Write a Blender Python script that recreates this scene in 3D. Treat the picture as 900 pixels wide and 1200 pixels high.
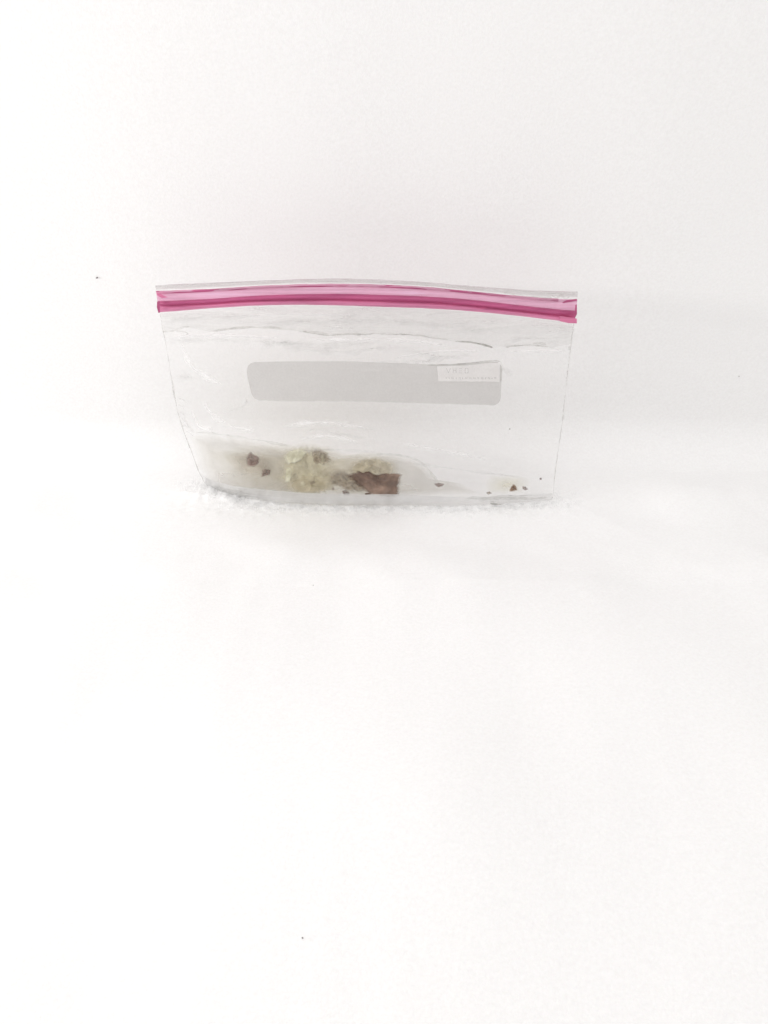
import bpy, bmesh, math, random
import numpy as np
from mathutils import Vector, noise as mn

for o in list(bpy.data.objects):
    bpy.data.objects.remove(o, do_unlink=True)
C = bpy.context.scene.collection
S = bpy.context.scene
random.seed(7)
R = math.radians

# ------------------------------------------------------------------ camera
PITCH = R(35.0)
CAM = np.array([0.0, -0.3225, 0.2187])
cd = bpy.data.cameras.new('camera')
cam = bpy.data.objects.new('camera', cd)
C.objects.link(cam)
cam.location = CAM
cam.rotation_euler = (R(90) - PITCH, 0, 0)
cd.sensor_fit = 'VERTICAL'
cd.sensor_height = 36.0
cd.lens = 30.0
cd.clip_start = 0.005
cd.clip_end = 50
S.camera = cam

# ------------------------------------------------------------------ light
S.view_settings.view_transform = 'Standard'
S.view_settings.look = 'None'
S.view_settings.exposure = 0.0
S.view_settings.gamma = 1.0
S.view_settings.use_curve_mapping = False
S.cycles.transparent_max_bounces = 96     # many thin clear layers
S.cycles.max_bounces = 16
S.cycles.diffuse_bounces = 6
w = bpy.data.worlds.new('World')
S.world = w
w.use_nodes = True
bg = w.node_tree.nodes['Background']
bg.inputs[0].default_value = (1.0, 0.985, 0.975, 1)
bg.inputs[1].default_value = 0.80


def area(name, loc, target, sx, sy, power, col=(1, 1, 1), rot=None):
    l = bpy.data.lights.new(name, 'AREA')
    l.shape = 'RECTANGLE'
    l.size, l.size_y = sx, sy
    l.energy = power
    l.color = col
    o = bpy.data.objects.new(name, l)
    C.objects.link(o)
    o.location = loc
    d = Vector(target) - Vector(loc)
    o.rotation_euler = d.to_track_quat('-Z', 'Y').to_euler()
    o['kind'] = 'helper'
    return o


area('ceiling_lamp', (-0.10, -0.42, 1.05), (0.0, -0.08, 0.0), 1.0, 0.7, 2.85, (1.0, 0.99, 0.985))
area('window_lamp', (-0.74, -0.25, 0.26), (0.05, 0.03, 0.06), 0.36, 0.035, 2.2, (1.0, 0.985, 0.98))

# ------------------------------------------------------------------ helpers
SP, CP = math.sin(PITCH), math.cos(PITCH)


def unp(px, py, Y):
    """photo pixel (900x1200) -> the point of the place at depth Y"""
    dx, dy = (px - 450.0) / 1000.0, (600.0 - py) / 1000.0
    d = np.array([dx, CP + dy * SP, -SP + dy * CP])
    return CAM + d * ((Y - CAM[1]) / d[1])


def floorY(px, py):
    dx, dy = (px - 450.0) / 1000.0, (600.0 - py) / 1000.0
    d = np.array([dx, CP + dy * SP, -SP + dy * CP])
    return (CAM + d * (-CAM[2] / d[2]))[1]


def smooth(a, b, x):
    t = min(1.0, max(0.0, (x - a) / (b - a)))
    return t * t * (3 - 2 * t)


def nz(x, y, z=0.0, oct=4):
    return mn.fractal(Vector((x, y, z)), 0.9, 2.0, oct)


def mesh_obj(name, verts, faces, mat, parent=None, smooth_=True, attr=None):
    me = bpy.data.meshes.new(name)
    me.from_pydata([tuple(v) for v in verts], [], faces)
    me.update()
    if smooth_:
        me.polygons.foreach_set('use_smooth', [True] * len(me.polygons))
    if attr:
        for k, vals in attr.items():
            a = me.attributes.new(k, 'FLOAT', 'POINT')
            a.data.foreach_set('value', vals)
    if mat:
        me.materials.append(mat)
    o = bpy.data.objects.new(name, me)
    C.objects.link(o)
    if parent is not None:
        o.parent = parent
        o.matrix_parent_inverse = parent.matrix_world.inverted()
    return o


def tag(o, label, cat, group=None):
    o['label'] = label
    o['category'] = cat
    if group:
        o['group'] = group


def grid_faces(n, m, off=0):
    f = []
    for j in range(m - 1):
        for i in range(n - 1):
            a = off + j * n + i
            f.append((a, a + 1, a + n + 1, a + n))
    return f


# ------------------------------------------------------------------ materials
class NT:
    def __init__(self, name):
        self.m = bpy.data.materials.new(name)
        self.m.use_nodes = True
        self.t = self.m.node_tree
        self.t.nodes.clear()
        self.out = self.n('ShaderNodeOutputMaterial')

    def n(self, typ, **kw):
        nd = self.t.nodes.new(typ)
        for k, v in kw.items():
            if k.startswith('i_'):
                key = k[2:]
                key = int(key) if key.isdigit() else key.replace('_', ' ')
                nd.inputs[key].default_value = v
            else:
                setattr(nd, k, v)
        return nd

    def l(self, a, b):
        self.t.links.new(a, b)

    def noise(self, scale, detail=4, rough=0.55, dist=0.0, vec=None):
        nd = self.n('ShaderNodeTexNoise')
        nd.inputs['Scale'].default_value = scale
        nd.inputs['Detail'].default_value = detail
        nd.inputs['Roughness'].default_value = rough
        nd.inputs['Distortion'].default_value = dist
        if vec is None:
            tc = self.n('ShaderNodeTexCoord')
            vec = tc.outputs['Object']
        self.l(vec, nd.inputs['Vector'])
        return nd.outputs['Fac']

    def ramp(self, fac, stops):
        r = self.n('ShaderNodeValToRGB')
        e = r.color_ramp.elements
        while len(e) < len(stops):
            e.new(0.5)
        for k, (p, c) in enumerate(stops):
            e[k].position = p
            e[k].color = (*c, 1) if len(c) == 3 else c
        self.l(fac, r.inputs['Fac'])
        return r.outputs['Color']

    def math(self, op, a, b=None, clamp=False):
        nd = self.n('ShaderNodeMath', operation=op, use_clamp=clamp)
        for k, v in ((0, a), (1, b)):
            if v is None:
                continue
            if isinstance(v, (int, float)):
                nd.inputs[k].default_value = v
            else:
                self.l(v, nd.inputs[k])
        return nd.outputs[0]

    def maprange(self, v, a, b, c, d):
        nd = self.n('ShaderNodeMapRange')
        self.l(v, nd.inputs[0])
        for k, x in enumerate((a, b, c, d)):
            nd.inputs[k + 1].default_value = x
        return nd.outputs[0]

    def mix(self, fac, a, b):
        nd = self.n('ShaderNodeMixShader')
        if isinstance(fac, (int, float)):
            nd.inputs[0].default_value = fac
        else:
            self.l(fac, nd.inputs[0])
        self.l(a, nd.inputs[1])
        self.l(b, nd.inputs[2])
        return nd.outputs[0]


def srgb(r, g, b):
    f = lambda c: ((c / 255 + 0.055) / 1.055) ** 2.4 if c > 10 else c / 255 / 12.92
    return (f(r), f(g), f(b))


def mat_paper():
    k = NT('white_paper')
    g = k.noise(900, 3, 0.7)
    g2 = k.noise(14, 3, 0.5)
    col = k.ramp(g, [(0.3, (0.835, 0.828, 0.824)), (0.7, (0.885, 0.882, 0.880))])
    gn = k.n('ShaderNodeTexNoise')
    gn.inputs['Scale'].default_value = 1300
    gn.inputs['Detail'].default_value = 2
    tc = k.n('ShaderNodeTexCoord')
    k.l(tc.outputs['Object'], gn.inputs['Vector'])
    mc = k.n('ShaderNodeMix', data_type='RGBA', blend_type='OVERLAY')
    mc.inputs[0].default_value = 0.10
    k.l(col, mc.inputs[6])
    k.l(gn.outputs['Color'], mc.inputs[7])
    b = k.n('ShaderNodeBsdfPrincipled')
    k.l(mc.outputs[2], b.inputs['Base Color'])
    b.inputs['Roughness'].default_value = 0.75
    b.inputs['Specular IOR Level'].default_value = 0.25
    bp = k.n('ShaderNodeBump')
    bp.inputs['Strength'].default_value = 0.25
    bp.inputs['Distance'].default_value = 0.0004
    k.l(g, bp.inputs['Height'])
    k.l(bp.outputs[0], b.inputs['Normal'])
    k.l(b.outputs[0], k.out.inputs[0])
    return k.m


def mat_film(name, tint=(0.985, 0.985, 0.98), haze=(0.03, 0.10), edge=0.35, scat=(0.80, 0.80, 0.79),
             scale=(60, 1, 160), rough=0.22, gloss=0.6, bump=0.00015, fade=0.0):
    """thin clear plastic: lets light through, scatters a little (cloudy), more where seen edge-on, plus a sheen"""
    k = NT(name)
    tc = k.n('ShaderNodeTexCoord')
    mp = k.n('ShaderNodeMapping')
    mp.inputs['Scale'].default_value = scale
    k.l(tc.outputs['Object'], mp.inputs['Vector'])
    n1 = k.noise(1.0, 5, 0.6, 0.6, mp.outputs[0])
    bp = k.n('ShaderNodeBump')
    bp.inputs['Strength'].default_value = 0.5
    bp.inputs['Distance'].default_value = bump
    k.l(n1, bp.inputs['Height'])
    tr = k.n('ShaderNodeBsdfTransparent')
    tr.inputs[0].default_value = (*tint, 1)
    df = k.n('ShaderNodeBsdfDiffuse')
    df.inputs[0].default_value = (*scat, 1)
    tl = k.n('ShaderNodeBsdfTranslucent')
    tl.inputs[0].default_value = (*scat, 1)
    k.l(bp.outputs[0], df.inputs['Normal'])
    sc = k.mix(0.5, df.outputs[0], tl.outputs[0])
    lw = k.n('ShaderNodeLayerWeight')
    lw.inputs['Blend'].default_value = 0.5
    e = k.math('POWER', lw.outputs['Facing'], 3.0)
    e = k.math('MULTIPLY', e, edge)
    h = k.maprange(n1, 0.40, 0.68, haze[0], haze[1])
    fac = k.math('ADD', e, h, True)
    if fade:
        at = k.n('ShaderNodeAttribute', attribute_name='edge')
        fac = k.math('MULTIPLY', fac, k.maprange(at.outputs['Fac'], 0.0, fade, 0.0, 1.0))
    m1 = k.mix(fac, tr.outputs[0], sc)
    gl = k.n('ShaderNodeBsdfGlossy')
    gl.inputs['Roughness'].default_value = rough
    k.l(bp.outputs[0], gl.inputs['Normal'])
    fr = k.n('ShaderNodeFresnel')
    fr.inputs['IOR'].default_value = 1.45
    k.l(bp.outputs[0], fr.inputs['Normal'])
    m2 = k.mix(k.math('MULTIPLY', fr.outputs[0], gloss), m1, gl.outputs[0])
    k.l(m2, k.out.inputs[0])
    return k.m


def mat_zip(name, col, alpha, rough=0.3, streak=0.25):
    k = NT(name)
    tc = k.n('ShaderNodeTexCoord')
    mp = k.n('ShaderNodeMapping')
    mp.inputs['Scale'].default_value = (22, 1, 900)
    k.l(tc.outputs['Object'], mp.inputs['Vector'])
    n1 = k.noise(1.0, 4, 0.6, 0.3, mp.outputs[0])
    c = k.ramp(n1, [(0.30, tuple(x * (1 - streak) for x in col)), (0.55, col),
                    (0.75, tuple(min(1, x * (1 + streak) + 0.03) for x in col))])
    b = k.n('ShaderNodeBsdfPrincipled')
    k.l(c, b.inputs['Base Color'])
    b.inputs['Roughness'].default_value = rough
    b.inputs['Subsurface Weight'].default_value = 0.0
    tl = k.n('ShaderNodeBsdfTranslucent')
    k.l(c, tl.inputs[0])
    s = k.mix(0.30, b.outputs[0], tl.outputs[0])
    tr = k.n('ShaderNodeBsdfTransparent')
    tr.inputs[0].default_value = (min(1, col[0] * 1.3 + .3), min(1, col[1] * 1.2 + .25), min(1, col[2] * 1.2 + .3), 1)
    m = k.mix(alpha, tr.outputs[0], s)
    k.l(m, k.out.inputs[0])
    return k.m


def mat_print(name, col, alpha):
    k = NT(name)
    n1 = k.noise(1400, 2, 0.6)
    c = k.ramp(n1, [(0.3, tuple(x * 0.96 for x in col)), (0.7, tuple(min(1, x * 1.04) for x in col))])
    b = k.n('ShaderNodeBsdfPrincipled')
    k.l(c, b.inputs['Base Color'])
    b.inputs['Roughness'].default_value = 0.55
    tl = k.n('ShaderNodeBsdfTranslucent')
    k.l(c, tl.inputs[0])
    s = k.mix(0.4, b.outputs[0], tl.outputs[0])
    tr = k.n('ShaderNodeBsdfTransparent')
    k.l(k.mix(alpha, tr.outputs[0], s), k.out.inputs[0])
    return k.m


def mat_food(name, c0, c1, c2, alpha=1.0, scale=260, rough=0.35, soft=0.0, sss=0.0, trans=0.15):
    """wet food: mottled colour; where 'soft' > 0 thin margins let the light through"""
    k = NT(name)
    n1 = k.noise(scale, 5, 0.62, 0.8)
    n2 = k.noise(scale * 0.35, 3, 0.5, 0.4)
    f = k.math('ADD', k.math('MULTIPLY', n1, 0.6), k.math('MULTIPLY', n2, 0.4))
    c = k.ramp(f, [(0.36, c0), (0.5, c1), (0.64, c2)])
    b = k.n('ShaderNodeBsdfPrincipled')
    k.l(c, b.inputs['Base Color'])
    b.inputs['Roughness'].default_value = rough
    b.inputs['Subsurface Weight'].default_value = sss
    b.inputs['Subsurface Radius'].default_value = (0.004, 0.003, 0.002)
    b.inputs['Subsurface Scale'].default_value = 0.5
    bp = k.n('ShaderNodeBump')
    bp.inputs['Strength'].default_value = 0.6
    bp.inputs['Distance'].default_value = 0.0008
    k.l(n1, bp.inputs['Height'])
    k.l(bp.outputs[0], b.inputs['Normal'])
    tr = k.n('ShaderNodeBsdfTransparent')
    tr.inputs[0].default_value = (0.995, 0.995, 0.99, 1)
    at = k.n('ShaderNodeAttribute', attribute_name='edge')
    e = k.maprange(at.outputs['Fac'], 0.0, max(soft, 0.001), 0.0, 1.0)
    a = k.math('MULTIPLY', e, k.maprange(n2, 0.35, 0.62, alpha * (0.55 if alpha < 1 else 1.0), alpha))
    geo = k.n('ShaderNodeNewGeometry')
    a = k.math('MULTIPLY', a, k.math('SUBTRACT', 1.0, geo.outputs['Backfacing']))
    tl = k.n('ShaderNodeBsdfTranslucent')
    k.l(c, tl.inputs[0])
    k.l(k.mix(a, tr.outputs[0], k.mix(trans, b.outputs[0], tl.outputs[0])), k.out.inputs[0])
    return k.m


M = {}
M['paper'] = mat_paper()
M['film'] = mat_film('clear_film', tint=(0.998, 0.998, 0.997), haze=(0.004, 0.05), edge=0.05, gloss=0.25, scat=(0.95, 0.95, 0.945))
M['film_back'] = mat_film('clear_film_back', tint=(0.998, 0.998, 0.997), haze=(0.000, 0.03), edge=0.03, gloss=0.12, scat=(0.95, 0.95, 0.945))
M['band'] = mat_film('frosted_film', tint=(0.975, 0.975, 0.97), haze=(0.06, 0.36), scat=(0.70, 0.70, 0.69), scale=(35, 1, 260))
M['bottom'] = mat_film('folded_film', tint=(0.965, 0.965, 0.965), haze=(0.09, 0.26), scat=(0.74, 0.73, 0.72), scale=(60, 60, 300))
M['lip'] = mat_film('lip_film', tint=(0.95, 0.945, 0.945), haze=(0.10, 0.32), scat=(0.66, 0.64, 0.64), scale=(25, 1, 700))
M['crease'] = mat_film('creased_film', tint=(0.86, 0.86, 0.84), haze=(0.15, 0.6), scat=(0.42, 0.42, 0.40), scale=(260, 1, 260), gloss=0.5)  # grey put in for the dark that refraction makes at fold edges
M['crease_soft'] = mat_film('creased_film_soft', tint=(0.94, 0.94, 0.93), haze=(0.05, 0.25), scat=(0.55, 0.55, 0.53), scale=(260, 1, 260), gloss=0.4)
M['smudge'] = mat_film('cloudy_film', tint=(1, 1, 1), haze=(0.08, 0.46), scat=(0.62, 0.62, 0.61), scale=(90, 1, 200), gloss=0.1, fade=0.9)
M['gleam'] = mat_film('gleam_paint', tint=(1, 1, 1), haze=(0.25, 0.9), scat=(0.97, 0.97, 0.97), scale=(70, 1, 150), gloss=0.5, fade=0.9)  # white scatter painted in for highlights on the film
M['seam'] = mat_film('seam_film', tint=(0.93, 0.93, 0.92), haze=(0.05, 0.45), scat=(0.52, 0.52, 0.50), scale=(200, 1, 300))
M['pink'] = mat_zip('pink_film', srgb(246, 198, 222), 0.72)
M['magenta'] = mat_zip('magenta_plastic', srgb(224, 138, 176), 0.91)
M['magenta_dark'] = mat_zip('deep_magenta_plastic', srgb(197, 98, 143), 0.94)
M['label'] = mat_print('grey_print', srgb(204, 202, 200), 0.76)
M['patch'] = mat_print('white_print', srgb(243, 241, 240), 0.9)
M['ink'] = mat_print('faint_ink', srgb(214, 212, 211), 0.30)
M['brown'] = mat_food('brown_food', srgb(84, 62, 50), srgb(124, 99, 84), srgb(178, 148, 130), 1.0, 95, soft=0.17, trans=0.1)
M['dark'] = mat_food('dark_brown_food', srgb(96, 70, 64), srgb(122, 96, 88), srgb(146, 122, 112), 0.95, 300, soft=0.25, trans=0.15)
M['mush'] = mat_food('pale_green_mush', srgb(166, 158, 126), srgb(200, 192, 164), srgb(222, 217, 194), 0.94, 100, soft=0.42, rough=0.5)
M['beige'] = mat_food('beige_mush', srgb(156, 143, 114), srgb(188, 176, 148), srgb(212, 202, 178), 0.94, 110, soft=0.36, rough=0.5)
M['grey'] = mat_food('grey_brown_mush', srgb(112, 97, 78), srgb(146, 131, 111), srgb(182, 169, 149), 0.9, 150, soft=0.36, rough=0.5)
M['stick'] = mat_food('cream_shred', srgb(206, 202, 172), srgb(222, 219, 194), srgb(234, 232, 212), 0.9, 160, soft=0.35)
M['liquid'] = mat_food('cloudy_liquid', srgb(150, 144, 130), srgb(182, 175, 160), srgb(208, 202, 190), 0.46, 60, soft=0.3)
M['smear'] = mat_food('thin_smear', srgb(150, 138, 122), srgb(180, 169, 152), srgb(206, 198, 182), 0.75, 90, soft=0.6)
M['pulp'] = mat_food('cream_pulp', srgb(150, 139, 112), srgb(188, 178, 152), srgb(214, 207, 186), 0.90, 60, soft=0.5)
M['yellow'] = mat_food('yellow_smear', srgb(196, 188, 142), srgb(212, 206, 168), srgb(226, 221, 192), 0.55, 120, soft=0.9)
M['flake'] = mat_food('brown_flake', srgb(112, 84, 62), srgb(142, 112, 88), srgb(166, 138, 114), 1.0, 400, soft=0.35)
M['speck'] = mat_food('dust', srgb(130, 124, 124), srgb(146, 140, 140), srgb(160, 154, 154), 1.0, 900)

# ------------------------------------------------------------------ setting
# one white sheet: flat floor, tight bend behind the bag, upright back
YB, RB = 0.043, 0.020      # where the back stands, radius of the bend


def floor_z(x, y):
    d = abs(y + 0.004) / 0.010
    near = math.exp(-d * d) * smooth(0.115, 0.07, abs(x + 0.005))
    fuzz = near * 0.0006 * nz(x * 520, y * 520, 1.7, 4)
    # a low ridge added for the washed-out edge in front of the bag's left corner
    rx, ry = (x + 0.077) / 0.020, (y - 0.0035 - 0.10 * (-(x + 0.077))) / 0.006
    ridge = 0.0026 * math.exp(-rx * rx - ry * ry) * (0.7 + 0.6 * nz(x * 300, y * 300, 5.0, 4))
    away = max(smooth(-0.004, -0.05, y), smooth(0.085, 0.14, abs(x)) * smooth(0.03, 0.0, y))
    swell = away * (0.0058 * nz(x * 9 + 2.0, y * 15, 3.1, 2) + 0.0006 * nz(x * 40, y * 50, 9.1, 2))
    return swell - 0.0004 + fuzz + ridge


def sheet():
    xs = np.concatenate([np.linspace(-1.6, -0.24, 24)[:-1], np.linspace(-0.24, 0.24, 330), np.linspace(0.24, 1.6, 24)[1:]])
    prof = []
    for y in np.linspace(-1.6, -0.06, 60)[:-1]:
        prof.append((y, 0.0))
    for y in np.linspace(-0.06, YB - RB, 90):
        prof.append((y, 0.0))
    for a in np.linspace(0, math.pi / 2, 25)[1:]:
        prof.append((YB - RB + RB * math.sin(a), RB - RB * math.cos(a)))
    for z in np.linspace(RB, 0.14, 50)[1:]:
        prof.append((YB, z))
    for z in np.linspace(0.14, 1.5, 30)[1:]:
        prof.append((YB, z))
    v = []
    for (y, z) in prof:
        for x in xs:
            wave = 0.0012 * nz(x * 9, y * 9 + z * 5, 3.1, 2)
            if z <= 0.0:                                # floor: soft nap, roughened for the washed-out edge at the bag
                v.append((x, y, floor_z(x, y)))
            else:
                v.append((x, y + wave * smooth(RB, 0.06, z), z - 0.0004))
    n = len(xs)
    o = mesh_obj('backdrop', v, grid_faces(n, len(prof)), M['paper'])
    o['kind'] = 'structure'
    return o


sheet()

# ------------------------------------------------------------------ the bag: outline and depth
LX = [(182, 335), (184, 350), (187, 367), (193, 400), (200, 440), (206, 475), (214, 503), (223, 527), (231, 549), (240, 568)]
RX = [(677, 342), (676, 360), (673, 380), (669, 410), (664, 450), (660, 490), (655, 525), (651, 555), (648, 586)]
TX = [(182, 335), (250, 332), (300, 330), (350, 328), (400, 327), (460, 329), (500, 331.5), (550, 336), (600, 339.5), (640, 342), (677, 342)]
BX = [(240, 568), (262, 579), (300, 586), (340, 590), (400, 592), (480, 592.5), (540, 592.5), (600, 589.5), (648, 586)]


def curve(pts):
    p = np.array(pts, float)
    d = np.concatenate([[0], np.cumsum(np.hypot(*np.diff(p, axis=0).T))])
    d /= d[-1]

    def f(t):
        # Catmull-Rom through the points
        t = min(1.0, max(0.0, t))
        k = min(len(d) - 2, int(np.searchsorted(d, t, 'right') - 1))
        k = max(k, 0)
        s = (t - d[k]) / (d[k + 1] - d[k])
        p0, p1, p2, p3 = p[max(k - 1, 0)], p[k], p[k + 1], p[min(k + 2, len(p) - 1)]
        return 0.5 * (2 * p1 + (p2 - p0) * s + (2 * p0 - 5 * p1 + 4 * p2 - p3) * s * s + (3 * p1 - p0 - 3 * p2 + p3) * s ** 3)
    tab = [f(i / 800.0) for i in range(801)]
    tab.append(tab[-1])

    def g(t):
        t = min(1.0, max(0.0, t)) * 800.0
        k = int(t)
        return tab[k] + (tab[k + 1] - tab[k]) * (t - k)
    return g


cl, cr, ct, cb = curve(LX[::-1]), curve(RX[::-1]), curve(TX), curve(BX)
P00, P10, P01, P11 = cl(0), cr(0), cl(1), cr(1)


def coons(u, v):
    return ((1 - v) * cb(u) + v * ct(u) + (1 - u) * cl(v) + u * cr(v)
            - ((1 - u) * (1 - v) * P00 + u * (1 - v) * P10 + (1 - u) * v * P01 + u * v * P11))


def inv(px, py):
    u = (px - 215) / 447.0
    v = (588 - py) / 253.0
    for _ in range(6):
        u = min(1.0, max(0.0, u))
        v = min(1.0, max(0.0, v))
        p = coons(u, v)
        e = np.array([px, py]) - p
        if abs(e[0]) + abs(e[1]) < 0.05:
            break
        h = 1e-3
        du = (coons(min(u + h, 1), v) - coons(max(u - h, 0), v)) / (min(u + h, 1) - max(u - h, 0))
        dv = (coons(u, min(v + h, 1)) - coons(u, max(v - h, 0))) / (min(v + h, 1) - max(v - h, 0))
        det = du[0] * dv[1] - du[1] * dv[0]
        u += (e[0] * dv[1] - e[1] * dv[0]) / det
        v += (du[0] * e[1] - du[1] * e[0]) / det
    return min(1.0, max(0.0, u)), min(1.0, max(0.0, v))


def Ymid(u, v):
    b = cb(u)
    yb = floorY(b[0], b[1])
    return yb * (1 - v) ** 1.3 + 0.0 * v


def bulge(u, v):
    s = (4 * u * (1 - u)) ** 0.6 if 0 < u < 1 else 0.0
    g = smooth(0.0, 0.16, v) * (0.25 + 0.75 * (1 - smooth(0.22, 0.75, v))) * (1 - 0.85 * smooth(0.78, 0.88, v))
    return 0.0075 * s * g * (0.8 + 0.35 * math.exp(-((u - 0.36) / 0.25) ** 2))


def wrinkle(px, py, u, v, seed):
    e = smooth(0, 0.05, u) * smooth(1, 0.95, u) * smooth(0, 0.08, v) * smooth(0.88, 0.82, v)
    a = nz(px * 0.010, py * 0.045, seed, 3) * 0.0010 * (0.35 + smooth(0.55, 0.78, v))
    b = nz(px * 0.03, py * 0.03, seed + 9, 4) * 0.0006 * (1 - 0.6 * smooth(0.3, 0.6, v))
    # puckers along the welded left side
    c = 0.0007 * math.sin(py * 0.55 + px * 0.25) * math.exp(-((u - 0.03) / 0.03) ** 2) * smooth(0.20, 0.30, v) * smooth(0.62, 0.42, v)
    return e * (a + b) + c


def F(px, py, off=0.0, uv=None):
    """point on the front film; off > 0 lies in front of it"""
    u, v = uv if uv else inv(px, py)
    y = Ymid(u, v) - bulge(u, v) + wrinkle(px, py, u, v, 2.0) - off
    p = unp(px, py, y)
    if p[2] < 0.0002:
        p[2] = 0.0002
    return p


def B(px, py, uv):
    u, v = uv
    y = Ymid(u, v) + bulge(u, v) * 0.8 + wrinkle(px, py, u, v, 31.0)
    y = min(y, YB - 0.006)
    p = unp(px, py, y)
    p[2] = max(p[2], 0.0004)
    return p


base = unp(450, 592, floorY(450, 592))
bag = bpy.data.objects.new('zip_bag', None)
C.objects.link(bag)
bag.location = base
bag.empty_display_size = 0.02
bpy.context.view_layer.update()
tag(bag, 'clear plastic zip bag with a pink closure and food scraps in the bottom', 'plastic bag')

VZ = 0.862       # film panels stop under the closure


def panel(name, fn, mat, nu=170, nv=110):
    v = []
    for j in range(nv):
        for i in range(nu):
            uv = (i / (nu - 1), VZ * j / (nv - 1))
            p = coons(*uv)
            v.append(fn(p[0], p[1], uv))
    return mesh_obj(name, v, grid_faces(nu, nv), mat, bag)


panel('front_panel', lambda x, y, uv: F(x, y, 0, uv), M['film'])
panel('back_panel', lambda x, y, uv: B(x, y, uv), M['film_back'])

# closure rows: photo x -> y of the row edges
ZX = [182, 250, 300, 350, 400, 460, 500, 550, 600, 640, 677]
Z0 = [335, 332, 330, 328, 327, 329, 331.5, 336, 339.5, 342, 342]
Z1 = [341.5, 339.0, 335.5, 333.5, 332.8, 334.3, 336.5, 341.5, 346.5, 350, 351]
Z2 = [353, 350, 346, 344.5, 344, 345.6, 347.2, 350.5, 356.5, 361, 364.5]
Z25 = [358.5, 355.5, 352, 351, 351, 353, 354, 358, 363.5, 368, 372.5]
Z3 = [366.5, 361, 358, 357, 358, 360, 361.3, 364.3, 369.4, 374, 378.5]


def zrow(k, x):
    return float(np.interp(x, ZX, k))


def spline_row(k, x):
    # light smoothing of the row so that it bends instead of kinking
    return sum(zrow(k, min(677, max(182, x + d))) for d in (-18, -9, 0, 9, 18)) / 5.0


def xlim(y):
    lx = float(np.interp(y, [p[1] for p in LX], [p[0] for p in LX]))
    rx = float(np.interp(y, [p[1] for p in RX], [p[0] for p in RX]))
    return lx, rx


def zstrip(name, ka, kb, prof, mat, back=0.0, n=180, endx=(0, 0), jit=0.25, seed=0):
    """an extruded strip between two rows; prof lists (position 0..1 across, forward bulge in m)"""
    v = []
    m = len(prof)
    for i in range(n):
        t = i / (n - 1)
        for (s, b) in prof:
            x = 182 + endx[0] + t * (495 - endx[0] - endx[1])
            y = spline_row(ka, x) * (1 - s) + spline_row(kb, x) * s
            l, r = xlim(y)
            x = l + endx[0] + t * (r - l - endx[0] - endx[1])
            y = spline_row(ka, x) * (1 - s) + spline_row(kb, x) * s + jit * nz(x * 0.05, s * 3, seed, 3)
            crimp = 1 - 0.8 * max(math.exp(-((x - l) / 9) ** 2), math.exp(-((x - r) / 10) ** 2))
            bb = b * crimp + 0.0003 * nz(x * 0.03, s * 2 + seed, 4.4, 3)
            v.append(unp(x, y, -0.0012 - bb + back))
    f = []
    for i in range(n - 1):
        for j in range(m - 1):
            a = i * m + j
            f.append((a, a + m, a + m + 1, a + 1))
    o = mesh_obj(name, v, f, mat, bag)
    return o


arc = lambda h, k=7: [(j / (k - 1), h * math.sin(math.pi * j / (k - 1))) for j in range(k)]
zstrip('zip_lip', Z0, Z1, [(0, 0.0), (0.35, 0.0004), (0.72, 0.0003)], M['lip'], 0.0006, seed=1)
# far lip seen just behind the near one, a hair lower
zstrip('zip_lip', [y - 0.8 for y in Z0], [y + 0.6 for y in Z1], [(0, 0.0), (0.3, -0.0006), (0.6, 0.0)], M['lip'], 0.0042, seed=12)
zstrip('zip_strip', Z1, Z2, [(0, 0.0006), (0.12, 0.0013), (0.24, 0.0006), (0.6, 0.0003), (1.02, 0.0006)], M['pink'], seed=2)
zstrip('zip_ridge', [y - 0.4 for y in Z1], [a + 0.30 * (b - a) for a, b in zip(Z1, Z2)], arc(0.0011), M['magenta_dark'], seed=3, endx=(0, 22))
zstrip('zip_track', Z2, [y + 0.6 for y in Z25], arc(0.0024, 9), M['magenta_dark'], seed=4)
zstrip('zip_track', Z25, Z3, arc(0.0021, 9), M['magenta'], seed=5)
zstrip('zip_backing', Z1, Z3, [(0, 0), (0.5, -0.0008), (1, 0)], M['pink'], 0.0035, seed=6)


def patch_px(name, poly_fn, nu, nv, mat, off, parent=bag, attr=None):
    v, e = [], []
    for j in range(nv):
        for i in range(nu):
            s, t = i / (nu - 1), j / (nv - 1)
            x, y = poly_fn(s, t)
            v.append(F(x, y, off))
            e.append(min(s, 1 - s, t, 1 - t) * 2)
    return mesh_obj(name, v, grid_faces(nu, nv), mat, parent, attr={'edge': e})


# crimped ends of the closure
def zip_end(pts, mat, depth):
    v, f = [], []
    n = len(pts)
    for k, d in ((0, -0.0046), (1, -0.0046 + depth)):
        for (x, y) in pts:
            v.append(unp(x, y, d))
    f.append(tuple(range(n)))
    f.append(tuple(range(2 * n - 1, n - 1, -1)))
    for i in range(n):
        j = (i + 1) % n
        f.append((i, j, n + j, n + i))
    return mesh_obj('zip_end', v, f, mat, bag, False)


zip_end([(659, 354.3), (664, 351.6), (671, 350.8), (676, 350.2), (676.2, 352.5), (670, 353.6), (664, 354.6), (659.5, 355.4)], M['magenta_dark'], 0.0015)
zip_end([(674.2, 357.5), (676, 356.5), (676.2, 368), (674.2, 372), (673.4, 366)], M['magenta_dark'], 0.0015)
zip_end([(656, 370.2), (676, 373.4), (676, 379), (666, 378.6), (656, 376.4)], M['magenta'], 0.0012)
zip_end([(183.2, 343.2), (188, 343.8), (192, 346.4), (197, 348.5), (190, 349.4), (185, 347)], M['magenta'], 0.0015)
zip_end([(184, 353.5), (187, 353), (187.5, 366.4), (185.5, 366.6), (183.8, 360)], M['magenta_dark'], 0.0015)

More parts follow.
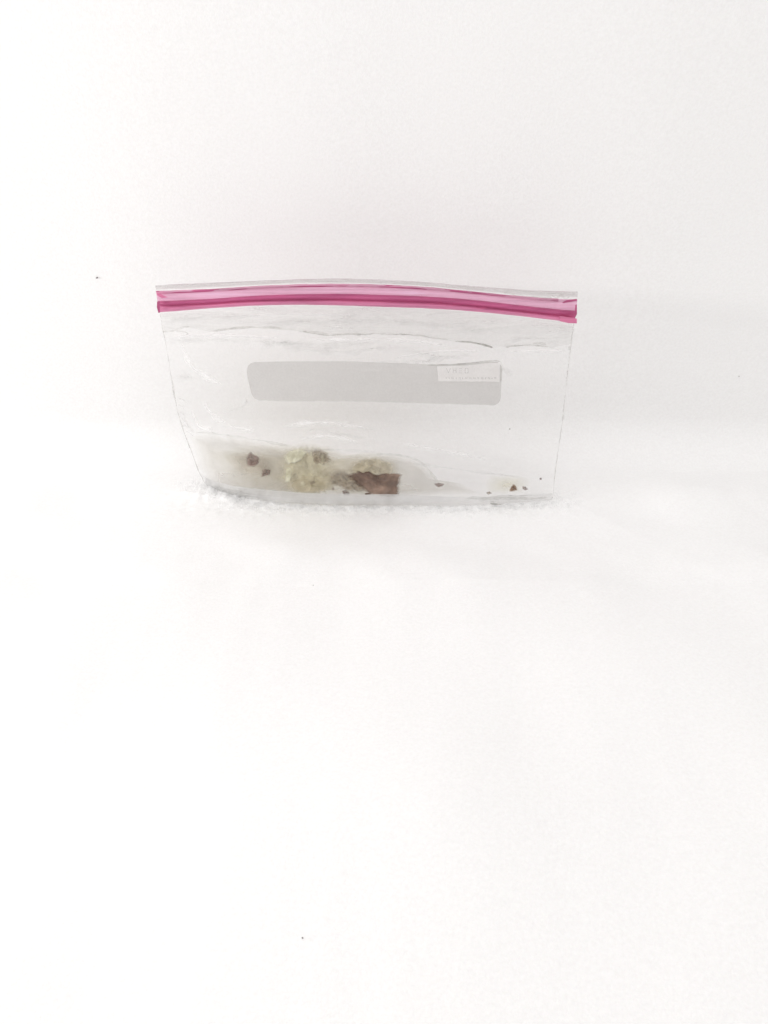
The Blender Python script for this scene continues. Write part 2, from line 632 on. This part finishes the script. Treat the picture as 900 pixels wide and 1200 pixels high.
# frosted band between closure and the fold under it
CREASE = [(188, 388.5), (205, 386.5), (216, 383), (232, 385), (250, 388), (277, 384.5), (304, 383.5), (334, 385.3), (355, 388.6), (372, 390), (390, 391.8),
          (408, 391), (424, 392.2), (440, 391), (460, 391.8), (484, 392.4), (508, 396), (540, 400.4), (560, 402.4), (579, 407.8), (592, 407.0), (604, 405.4), (622, 404.5), (649, 407.5), (670, 403)]


def crease_y(x):
    return float(np.interp(x, [p[0] for p in CREASE], [p[1] for p in CREASE]))


def band(s, t):
    x0 = 187 + 4 * t
    x1 = 673 - 4 * t
    x = x0 + s * (x1 - x0)
    a, b = spline_row(Z3, x) + 1.0, crease_y(x) - 0.5
    return x, a + t * (b - a)


def rim_line(name, ks, dy, y_off, wpx, mat, seed):
    v, f = [], []
    n = 160
    for i in range(n):
        t = i / (n - 1)
        x = 182.3 + t * 494.2
        y = spline_row(ks, x) + dy + 0.35 * nz(x * 0.06, seed, 1.0, 3)
        h = max(0.2, wpx * (0.6 + 0.9 * nz(x * 0.03, seed, 5.0, 3)))
        for q in (-0.5, 0.0, 0.5):
            v.append(unp(x, y + q * h, y_off - 0.0003 * (1 - abs(2 * q))))
    for i in range(n - 1):
        for j in range(2):
            a = i * 3 + j
            f.append((a, a + 1, a + 4, a + 3))
    return mesh_obj(name, v, f, mat, bag)


rim_line('lip_edge', Z0, 0.7, -0.0018, 1.1, M['crease_soft'], 1)
rim_line('lip_edge', Z0, 2.4, 0.0030, 0.8, M['crease_soft'], 2)
patch_px('seal_band', band, 150, 10, M['band'], 0.0004)


# grey write-on strip and its small white box
def label_fn(s, t):
    r = 0.20
    ins = 0.0
    for q in (t, 1 - t):
        if q < r:
            ins = 9.0 * (1 - math.sqrt(max(0.0, 1 - ((r - q) / r) ** 2)))
    l = 289.5 + 5.5 * smooth(0.25, 1, t) + ins
    rr = 588.5 - 2.0 * t - ins * 0.8
    x = l + s * (rr - l)
    top = np.interp(x, [289, 330, 400, 470, 515, 545, 575, 589], [424.5, 423.6, 423.2, 425.6, 427.4, 426.2, 423.5, 424.0])
    bot = np.interp(x, [289, 330, 400, 440, 500, 540, 589], [468.5, 470, 470, 471.0, 472.8, 473.8, 475])
    return x, float(top + t * (bot - top) + 0.5 * t * nz(x * 0.06, 1.0, 8.0, 2))


lab = patch_px('label_strip', label_fn, 120, 26, M['label'], 0.0005)


def patch_fn(s, t):
    l, rr = 512 + 1.8 * t, 586.0 - 0.6 * t
    x = l + s * (rr - l)
    top = np.interp(x, [510, 515, 545, 575, 589], [429.6, 429.0, 428.4, 425.2, 425.4])
    return x, float(top + t * (446.6 + 0.9 * (x - 512) / 74 - top) + 0.4 * nz(x * 0.1, t, 6, 2))


pt = patch_px('label_box', patch_fn, 40, 10, M['patch'], 0.0008)

# faint worn print in the box
v, f = [], []
rnd = random.Random(3)


def stroke(x0, y0, x1, y1, wd):
    dx, dy = x1 - x0, y1 - y0
    L = math.hypot(dx, dy) or 1
    nx, ny = -dy / L * wd / 2, dx / L * wd / 2
    k = len(v)
    for (a, b) in ((x0 + nx, y0 + ny), (x1 + nx, y1 + ny), (x1 - nx, y1 - ny), (x0 - nx, y0 - ny)):
        v.append(F(a, b, 0.0011))
    f.append((k, k + 1, k + 2, k + 3))


for (a, b, c, d) in [(523, 431.5, 525.5, 437), (525.5, 437, 528, 431.5), (531, 432, 531, 437), (531, 434.3, 534.5, 434.3), (534.5, 432, 534.5, 437),
                     (538, 432, 541.5, 432), (538, 434.5, 541.5, 434.5), (538, 437, 541.5, 437), (545, 432, 545, 437), (548.5, 432, 548.5, 437), (545, 432, 548.5, 432), (545, 437, 548.5, 437)]:
    stroke(a, b, c, d, 1.1)
x = 522
while x < 582:
    wd = rnd.uniform(1.5, 4)
    stroke(x, 443 + rnd.uniform(-.3, .3), x + wd, 443.3 + rnd.uniform(-.3, .3), rnd.uniform(1.4, 2.4))
    x += wd + rnd.uniform(0.8, 1.8)
mesh_obj('faded_print', v, f, M['ink'], pt, False)


# folds pressed into the film: thin raised rolls with uneven width
def fold(name, pts, wpx, mat, off=0.0003, seed=0, parent=bag, taper=True):
    c = curve(pts)
    L = sum(math.hypot(b[0] - a[0], b[1] - a[1]) for a, b in zip(pts, pts[1:]))
    n = max(6, int(L / 2))
    v, f, eg = [], [], []
    k = 5 if wpx < 5 else 9
    for i in range(n):
        t = i / (n - 1)
        p, q = c(max(t - 0.01, 0)), c(min(t + 0.01, 1))
        d = (q - p) / (np.hypot(*(q - p)) + 1e-9)
        nrm = np.array([-d[1], d[0]])
        o = c(t) + nrm * 0.5 * nz(t * L * 0.08, seed, 2.0, 3)
        wd = wpx * (0.65 + 0.9 * nz(t * L * 0.05, seed + 3.3, 7.0, 3))
        wd = max(wd, wpx * 0.25)
        if taper:
            wd *= smooth(0, 0.06, t) * smooth(1, 0.94, t) + 0.05
        for j in range(k):
            s = j / (k - 1) - 0.5
            x, y = o + nrm * wd * s
            eg.append((1 - abs(2 * s)) * smooth(0, 0.2, t) * smooth(1, 0.8, t))
            v.append(F(x, y, off + 0.00025 * min(wd, 3) * (1 - (2 * s) ** 2)))
    for i in range(n - 1):
        for j in range(k - 1):
            a = i * k + j
            f.append((a, a + 1, a + k + 1, a + k))
    return mesh_obj(name, v, f, mat, parent, attr={'edge': eg})


fold('film_crease', CREASE[4:10], 2.4, M['crease_soft'], seed=1)
fold('film_crease', CREASE[8:13], 3.8, M['crease_soft'], 0.0006, seed=2)
fold('film_crease', CREASE[:8], 2.0, M['crease_soft'], 0.0006, seed=31)
fold('film_crease', [(354, 387.6), (366, 390.4), (384, 393), (400, 392.2), (414, 391.6), (430, 391.8), (442, 390.6)], 1.5, M['crease'], 0.0006, seed=21)
fold('film_crease', CREASE[13:20], 1.7, M['crease'], 0.0006, seed=3)
fold('film_crease', [(540, 400), (552, 401), (562, 403), (572, 405.5), (578, 407.6)], 2.4, M['crease'], 0.0008, seed=4)
fold('film_crease', CREASE[20:24], 1.6, M['crease'], 0.0006, seed=5)
fold('film_crease', [(624, 402.5), (632, 402), (640, 404)], 2.6, M['crease_soft'], 0.0006, seed=6)
fold('film_crease', [(190, 389), (200, 388), (210, 386.5), (216, 383), (222, 383)], 2.6, M['crease_soft'], 0.0006, seed=7)
fold('film_crease', [(206, 388), (214, 388.5), (221, 391), (217, 393), (212, 393.5)], 2.6, M['crease_soft'], 0.0006, seed=8)
fold('film_crease', [(500, 428.2), (516, 427.6), (540, 426.4), (560, 424.4), (576, 422.6), (587, 423.4)], 1.4, M['crease'], 0.0012, seed=9)
fold('film_crease', [(586.5, 423.5), (588, 430), (588, 440), (587, 447)], 2.2, M['crease_soft'], 0.0012, seed=10)
fold('film_crease', [(228, 506.3), (250, 508), (280, 512), (310, 517), (340, 523)], 2.6, M['crease_soft'], 0.0004, seed=11)
fold('film_crease', [(440, 532), (460, 532.6), (478, 535.4), (490, 540), (500, 548), (508, 558), (513, 563)], 3.0, M['crease_soft'], 0.0004, seed=12)
fold('film_crease', [(470, 541), (500, 545), (530, 549), (560, 553), (590, 556.5), (616, 560)], 5.0, M['smudge'], 0.0004, seed=13)
fold('film_crease', [(288, 462), (289, 470), (285, 475.5), (276, 479), (262, 483)], 4.0, M['smudge'], 0.0004, seed=14)
fold('film_crease', [(206, 441), (213, 441), (222, 442), (228, 446)], 12.0, M['smudge'], 0.0004, seed=15)
fold('film_crease', [(188, 400), (260, 398), (340, 402), (400, 404), (452, 400)], 11.0, M['smudge'], 0.0003, seed=16)
fold('film_crease', [(330, 408), (400, 412), (452, 408), (520, 418), (552, 415)], 13.0, M['smudge'], 0.0003, seed=17)
for (a, b) in [((209, 467), (217, 471)), ((208, 474), (216, 480)), ((211, 482), (218, 492)), ((212, 489), (222, 502)), ((214, 497), (228, 508)), ((217, 505), (227, 512))]:
    mid = ((a[0] + b[0]) / 2 + 1, (a[1] + b[1]) / 2 - 1)
    fold('film_pucker', [a, mid, b], 5.0, M['smudge'], 0.0004, seed=a[1])

fold('film_crease', [(440, 424), (500, 423), (540, 417), (560, 418)], 9.0, M['smudge'], 0.0003, seed=61)
fold('film_crease', [(300, 405), (330, 403), (370, 408), (395, 407)], 12.0, M['smudge'], 0.0003, seed=62)
fold('film_crease', [(590, 400), (620, 396), (655, 400)], 9.0, M['smudge'], 0.0005, seed=63)
fold('film_crease', [(585, 430), (596, 436), (600, 441)], 8.0, M['smudge'], 0.0005, seed=64)
fold('film_crease', [(355, 506), (372, 503), (398, 509), (430, 513)], 7.0, M['smudge'], 0.0004, seed=65)
fold('film_crease', [(345, 530), (380, 527), (420, 528), (444, 531)], 4.0, M['smudge'], 0.0004, seed=66)
fold('film_crease', [(300, 379), (380, 376), (450, 376), (540, 384), (600, 388)], 12.0, M['smudge'], 0.0006, seed=67)
fold('film_crease', [(194, 376), (240, 372), (300, 370)], 9.0, M['smudge'], 0.0006, seed=68)
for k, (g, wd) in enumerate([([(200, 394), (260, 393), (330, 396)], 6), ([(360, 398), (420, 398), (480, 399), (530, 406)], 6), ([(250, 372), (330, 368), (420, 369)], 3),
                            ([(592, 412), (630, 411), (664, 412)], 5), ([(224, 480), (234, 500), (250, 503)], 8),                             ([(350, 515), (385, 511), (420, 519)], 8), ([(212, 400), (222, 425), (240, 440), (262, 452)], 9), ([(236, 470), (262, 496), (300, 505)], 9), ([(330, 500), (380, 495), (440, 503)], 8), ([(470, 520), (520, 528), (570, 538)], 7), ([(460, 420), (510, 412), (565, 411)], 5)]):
    fold('painted_gleam', g, wd, M['gleam'], 0.0005, seed=80 + k)  # bright streaks painted on as white film, standing in for glints
fold('film_crease', [(646, 346), (652, 349), (658, 346.5), (663, 350), (668, 347.5)], 2.8, M['crease_soft'], 0.0042, seed=71)
fold('film_crease', [(590, 343), (612, 346), (634, 348.5), (647, 348.5)], 2.0, M['crease_soft'], 0.0042, seed=72)
fold('film_crease', [(640, 344.5), (655, 344), (668, 345), (675, 343.5)], 2.0, M['crease_soft'], 0.0042, seed=73)
# welded sides and the folded bottom
fold('side_seam', [(187.3, 368), (193.6, 400), (200.6, 440), (206.6, 475), (214.6, 503), (223.6, 527), (231.6, 549), (240, 566)], 1.5, M['seam'], 0.0, seed=41, taper=False)
fold('side_seam', [(672.3, 380), (668.4, 410), (663.5, 450), (659.4, 490), (654.5, 525), (650.5, 555), (647.5, 584)], 1.5, M['seam'], 0.0, seed=42, taper=False)
for (x, y) in [(667.0, 408), (664.6, 437), (660, 489), (657.6, 503)]:
    fold('seam_bead', [(x, y - 2.6), (x + 0.4, y), (x, y + 2.6)], 2.2, M['crease_soft'], 0.0006, seed=y)


def bottom_fn(s, t):
    u = 0.004 + 0.992 * s
    b = cb(u)
    h = np.interp(b[0], [240, 262, 320, 400, 470, 530, 600, 648], [9, 12, 13.5, 13, 13, 10, 9, 8]) + 0.9 * nz(b[0] * 0.05, 0, 1, 3)
    return float(b[0]), float(b[1] - 0.2 - h * (1 - t))


patch_px('bottom_fold', bottom_fn, 160, 8, M['bottom'], 0.0007)
fold('film_crease', [(545, 584), (562, 584.5), (590, 583.8), (620, 584.2), (642, 583)], 3.2, M['crease_soft'], 0.0012, seed=51)
fold('film_crease', [(574, 590), (582, 591), (590, 590.5)], 2.4, M['crease'], 0.0012, seed=52)
fold('film_crease', [(248, 570), (266, 577), (290, 581), (302, 582.5)], 5, M['smudge'], 0.0012, seed=53)


# soft white nap of added fibres in place of the washed-out edge
def fringe(count=26000):
    rnd = random.Random(11)
    v, f = [], []
    pts = [cb(t / 200.0) for t in range(201)]
    wx = [unp(p[0], p[1], floorY(p[0], p[1])) for p in pts]
    bx, by = [q[0] for q in wx], [q[1] for q in wx]
    for _ in range(count):
        x = rnd.uniform(-0.105, 0.098)
        y0 = float(np.interp(x, bx, by))
        y = y0 + 0.0004 - abs(rnd.gauss(0, 0.0034 if rnd.random() < 0.75 else 0.009))
        out = max(0.0, bx[0] - x, x - bx[-1])
        if out > 0:
            y = y0 + rnd.gauss(0, 0.0045)
        clump = 0.55 + 0.9 * nz(x * 260, y * 260, 2.0, 3)
        left = math.exp(-((x + 0.068) / 0.020) ** 2)
        h = (0.0010 + 0.0012 * left) * max(0.1, clump) * rnd.uniform(0.4, 1.2) * smooth(0.02, 0.0, out) * smooth(0.022, 0.0, abs(y - y0))
        z = floor_z(x, y) - 0.0001
        a = rnd.uniform(0, 2 * math.pi)
        lx, ly = math.cos(a) * h * 0.9, math.sin(a) * h * 0.9
        wd = 0.00013
        b = rnd.uniform(0, math.pi)
        px, py = math.cos(b) * wd, math.sin(b) * wd
        n = len(v)
        v += [(x - px, y - py, z), (x + px, y + py, z), (x + lx * .4 + px * .7, y + ly * .4 + py * .7, z + h * .7), (x + lx * .4 - px * .7, y + ly * .4 - py * .7, z + h * .7), (x + lx, y + ly, z + h)]
        f += [(n, n + 1, n + 2, n + 3), (n + 3, n + 2, n + 4)]
    k = NT('white_fringe')
    d = k.n('ShaderNodeBsdfDiffuse')
    d.inputs[0].default_value = (0.96, 0.96, 0.96, 1)
    t = k.n('ShaderNodeBsdfTranslucent')
    t.inputs[0].default_value = (0.97, 0.97, 0.97, 1)
    k.l(k.mix(0.5, d.outputs[0], t.outputs[0]), k.out.inputs[0])
    o = mesh_obj('added_fringe', v, f, k.m, None, True)
    o['kind'] = 'stuff'
    tag(o, 'soft white nap added for the washed-out edge round the foot of the bag', 'added nap')


fringe()

# ------------------------------------------------------------------ what is in the bag
def scrap(name, outline, back, thick, mat, label, cat='food scrap', seed=0, rough=0.25, rings=9, seg=40, group='food scraps in the bottom of the bag'):
    """a lump with its own outline, thickness and lumpy skin, lying against the inside of the front film"""
    p = np.array(outline, float)
    c = p.mean(axis=0)
    d = np.concatenate([[0], np.cumsum(np.hypot(*np.diff(np.vstack([p, p[:1]]), axis=0).T))])
    pp = np.vstack([p, p[:1]])
    rim = []
    for i in range(seg):
        s = d[-1] * i / seg
        rim.append((np.interp(s, d, pp[:, 0]), np.interp(s, d, pp[:, 1])))
    rim = np.array(rim)
    size = np.hypot(*(rim - c).T).mean()
    jag = [1 + rough * 0.35 * nz(i * 0.9, seed, 2.2, 3) for i in range(seg)]
    uv0 = inv(*c)
    yf = lambda x, y: (lambda uv: Ymid(*uv) - bulge(*uv) + wrinkle(x, y, uv[0], uv[1], 2.0))(inv(x, y))
    verts, edge = [], []
    for side in (1, -1):
        for r in range(rings + 1):
            rr = (r / rings) ** 0.8
            for i in range(seg):
                x, y = c + (rim[i] - c) * rr * (1 + (jag[i] - 1) * rr)
                lump = thick * rough * 1.3 * nz(x * 2.2 / size, y * 2.2 / size, seed + side, 4)
                h = thick * 0.5 * math.sqrt(max(0.0, 1 - rr ** 4)) + lump * (1 - rr ** 3)
                Y = yf(x, y) + back + thick * 0.5 - side * h
                q = unp(x, y, min(Y, YB - 0.008))
                q[2] = max(q[2], 0.0006)
                verts.append(q)
                edge.append(1 - rr)
    n = seg
    faces = []
    for k in (0, 1):
        o = k * (rings + 1) * n
        for r in range(rings):
            for i in range(n):
                a, b = o + r * n + i, o + r * n + (i + 1) % n
                q = (a, b, b + n, a + n)
                faces.append(q if k else q[::-1])
    for i in range(n):
        a, b = rings * n + i, rings * n + (i + 1) % n
        o = (rings + 1) * n
        faces.append((a, b, b + o, a + o))
    ob = mesh_obj(name, verts, faces, mat, attr={'edge': edge})
    bm = bmesh.new()
    bm.from_mesh(ob.data)
    bmesh.ops.remove_doubles(bm, verts=bm.verts, dist=1e-6)
    bmesh.ops.recalc_face_normals(bm, faces=bm.faces)
    bm.to_mesh(ob.data)
    bm.free()
    # move the origin to the lump itself
    m = sum((vv.co for vv in ob.data.vertices), Vector()) / len(ob.data.vertices)
    for vv in ob.data.vertices:
        vv.co -= m
    ob.location = m
    tag(ob, label, cat, group)
    return ob


scrap('cloudy_juice', [(224, 512), (236, 508), (262, 511), (300, 516), (330, 521), (362, 530), (366, 560), (358, 586), (310, 585), (275, 580), (246, 572), (233, 545)], 0.0036, 0.0008, M['liquid'],
      'cloudy pale juice spread over the bottom left corner of the bag', 'juice', 1, 0.2)
scrap('cloudy_juice', [(395, 534), (440, 531), (480, 536), (500, 548), (512, 562), (540, 566), (560, 578), (500, 581), (440, 582), (396, 582)], 0.0060, 0.0008, M['liquid'],
      'thin cloudy juice right of the brown chunk, running to the dark bean', 'juice', 2, 0.2)
scrap('grey_mush', [(262, 534), (282, 529), (306, 531), (322, 538), (324, 550), (312, 560), (292, 559), (272, 550)], 0.0030, 0.002, M['smear'],
      'greyish soft mush round the two dark brown bits', seed=3)
scrap('wet_pulp', [(250, 530), (285, 522), (325, 522), (350, 519), (385, 522), (405, 532), (440, 530), (466, 536), (474, 552), (470, 578), (430, 583), (380, 584), (340, 584), (300, 578), (262, 566)], 0.0050, 0.003, M['pulp'],
      'thin cream coloured wet pulp spread behind all the larger lumps', 'food pulp', 30, 0.35, rings=14, seg=60)
scrap('vegetable_mush', [(322, 540), (334, 527), (352, 522), (372, 524), (388, 531), (396, 545), (398, 560), (392, 574), (376, 580), (352, 581), (334, 576), (324, 560)], 0.0032, 0.006, M['mush'],
      'large pale green mushy lump in the middle of the scraps', seed=4, rough=0.45, rings=14, seg=60)
scrap('vegetable_mush', [(336, 562), (352, 556), (376, 556), (390, 562), (392, 573), (374, 579), (350, 580), (338, 574)], 0.0012, 0.005, M['beige'],
      'beige mushy lump along the foot of the pale green mush', seed=5, rough=0.4)
scrap('vegetable_mush', [(362, 527), (372, 524), (384, 530), (390, 540), (380, 546), (366, 541)], 0.0014, 0.004, M['grey'],
      'small grey green lump at the top of the pale green mush', seed=6, rough=0.5)
scrap('grey_spot', [(366, 539), (369, 534), (373, 538), (375, 543), (370, 545)], 0.0009, 0.0012, M['grey'],  # small grey lump set in front of the mush
      'small grey spot high in the pale green mush', seed=24, rough=0.3)
scrap('grey_spot', [(362, 565), (368, 563), (370, 566), (364, 569)], 0.0007, 0.0012, M['grey'],
      'small grey spot low in the beige mush', seed=25, rough=0.3)
scrap('vegetable_shred', [(335, 547), (340, 546), (343, 549), (342, 556), (340, 566), (334, 566), (333.5, 559)], 0.0010, 0.0014, M['stick'],
      'short cream coloured shred standing at the left of the mush', seed=7, rough=0.4)
scrap('vegetable_shred', [(330, 536), (338, 528), (352, 524), (362, 528), (356, 538), (346, 544), (336, 545)], 0.0014, 0.0016, M['stick'],
      'wider pale cream shred lying above the upright one', seed=8, rough=0.4)
scrap('vegetable_mush', [(404, 552), (410, 541), (424, 536), (442, 535), (456, 540), (464, 542), (468, 551), (462, 558), (430, 558), (412, 558)], 0.0022, 0.005, M['beige'],
      'beige crumbly lump lying on top of the brown chunk', seed=9, rough=0.5, rings=12, seg=50)
scrap('vegetable_mush', [(380, 556), (390, 549), (403, 549), (412, 556), (424, 566), (436, 574), (426, 578), (406, 576), (396, 570), (384, 568)], 0.0012, 0.005, M['grey'],
      'grey brown mush lump against the left end of the brown chunk', seed=10, rough=0.5, rings=12, seg=50)
scrap('brown_chunk', [(404, 557.5), (409, 554.4), (414, 553.6), (417, 551.2), (423, 550.6), (430, 550.4), (434, 552.6), (439, 555.4), (444, 555.8), (449, 554.2), (455, 553.4), (459, 554.8), (463, 553.8), (472.5, 555.6), (471.5, 559), (469.2, 561.4), (471, 565), (469, 567.4), (468.2, 570), (469.8, 573), (469, 582), (461, 583.4), (450, 583), (440, 581.2), (433, 580.2), (430, 576.8), (424, 575), (419, 571), (412, 567), (408, 561)], 0.0010, 0.0075, M['brown'],
      'large brown chunk of food resting on the bottom of the bag', seed=11, rough=0.18, rings=14, seg=70)
scrap('dark_crumb', [(400, 575), (405, 574), (410, 577), (410.5, 580.5), (402.5, 580.5)], 0.0006, 0.002, M['dark'], 'dark flat crumb below the left end of the brown chunk', 'food crumb', 12)
scrap('dark_crumb', [(388.5, 572), (391, 571), (392, 574), (389.5, 574.5)], 0.0006, 0.0012, M['dark'], 'tiny dark crumb at the foot of the pale green mush', 'food crumb', 13)
scrap('dark_crumb', [(427, 578), (434, 577), (435, 579.6), (428, 580)], 0.0006, 0.0014, M['brown'], 'thin brown crumb under the middle of the brown chunk', 'food crumb', 14)
scrap('dark_bit', [(287.5, 537), (290, 532), (293.5, 528.5), (297, 532), (303, 534.5), (305, 538), (303.5, 544), (298, 547.5), (293, 547.5), (289, 545)], 0.0008, 0.004, M['dark'],
      'larger of two dark brown bits at the left of the scraps', seed=15, rough=0.3)
scrap('dark_bit', [(306.5, 551), (310, 548.5), (314, 550), (318, 550.5), (317, 556), (311, 558), (306, 559.5)], 0.0008, 0.003, M['dark'],
      'smaller dark brown bit, lower right of the larger one', seed=16, rough=0.3)
scrap('dark_bean', [(508.5, 566.5), (514, 565.5), (521.5, 567), (518.5, 570), (514, 571), (510, 569.6)], 0.0005, 0.0016, M['dark'],
      'flat grey brown seed alone right of the brown chunk', 'seed', 17, 0.15)
scrap('pale_smear', [(568, 566), (578, 558), (600, 557), (618, 560), (622, 568), (612, 577), (590, 578), (572, 577)], 0.0014, 0.0008, M['yellow'],
      'thin yellowish smear in the bottom right corner of the bag', 'smear', 18, 0.4)
scrap('brown_fleck', [(598, 571), (602, 566.5), (605.5, 569.5), (607, 574.5), (600, 576.5), (596, 576)], 0.0006, 0.0016, M['flake'], 'brown fleck in the yellowish smear near the right corner', 'food crumb', 19)
scrap('grey_fleck', [(612, 569.5), (616, 570), (619.5, 573.5), (615.5, 575), (612, 573)], 0.0005, 0.0012, M['dark'], 'grey fleck just right of the brown fleck', 'food crumb', 20)
scrap('dark_fleck', [(632, 560), (634, 559.2), (635.4, 561), (634.4, 562.8), (632.4, 562.4)], 0.0006, 0.0012, M['dark'], 'round dark fleck nearest the right side of the bag', 'food crumb', 21)
scrap('grey_fleck', [(569, 577), (574, 575.5), (577, 578), (572, 580)], 0.0006, 0.0010, M['grey'], 'pale grey fleck at the left end of the yellowish smear', 'food crumb', 22)
scrap('dark_fleck', [(596.2, 502.2), (597.8, 501.8), (598.4, 503.2), (596.8, 503.6)], 0.0004, 0.0006, M['grey'], 'tiny grey fleck stuck high on the film under the grey strip', 'food crumb', 23)


# ------------------------------------------------------------------ dust on the sheet
def dust(px, py, r, label):
    Y = floorY(px, py)
    if py < 545:
        p = unp(px, py, YB - r * 0.6)
    else:
        p = unp(px, py, Y)
        p[2] += r * 0.4
    bm = bmesh.new()
    bmesh.ops.create_icosphere(bm, subdivisions=2, radius=r)
    for v in bm.verts:
        v.co *= 1 + 0.5 * nz(v.co.x / r, v.co.y / r, px, 2)
        v.co.z *= 0.7
    me = bpy.data.meshes.new('dust_speck')
    bm.to_mesh(me)
    bm.free()
    a = me.attributes.new('edge', 'FLOAT', 'POINT')
    a.data.foreach_set('value', [1.0] * len(me.vertices))
    me.materials.append(M['speck'])
    o = bpy.data.objects.new('dust_speck', me)
    C.objects.link(o)
    o.location = p
    tag(o, label, 'dust speck', 'dust specks on the white sheet')


dust(113.5, 325.5, 0.00045, 'dark dust speck on the upright sheet left of the pink closure')
dust(866, 441, 0.00022, 'faint dust speck on the upright sheet near the right edge')
dust(367, 686, 0.0002, 'dust speck on the flat sheet just in front of the bag')
dust(487, 661, 0.0002, 'dust speck below the middle of the bag, closest to it')
dust(354.5, 1099.5, 0.00026, 'dust speck alone in the near foreground of the sheet')
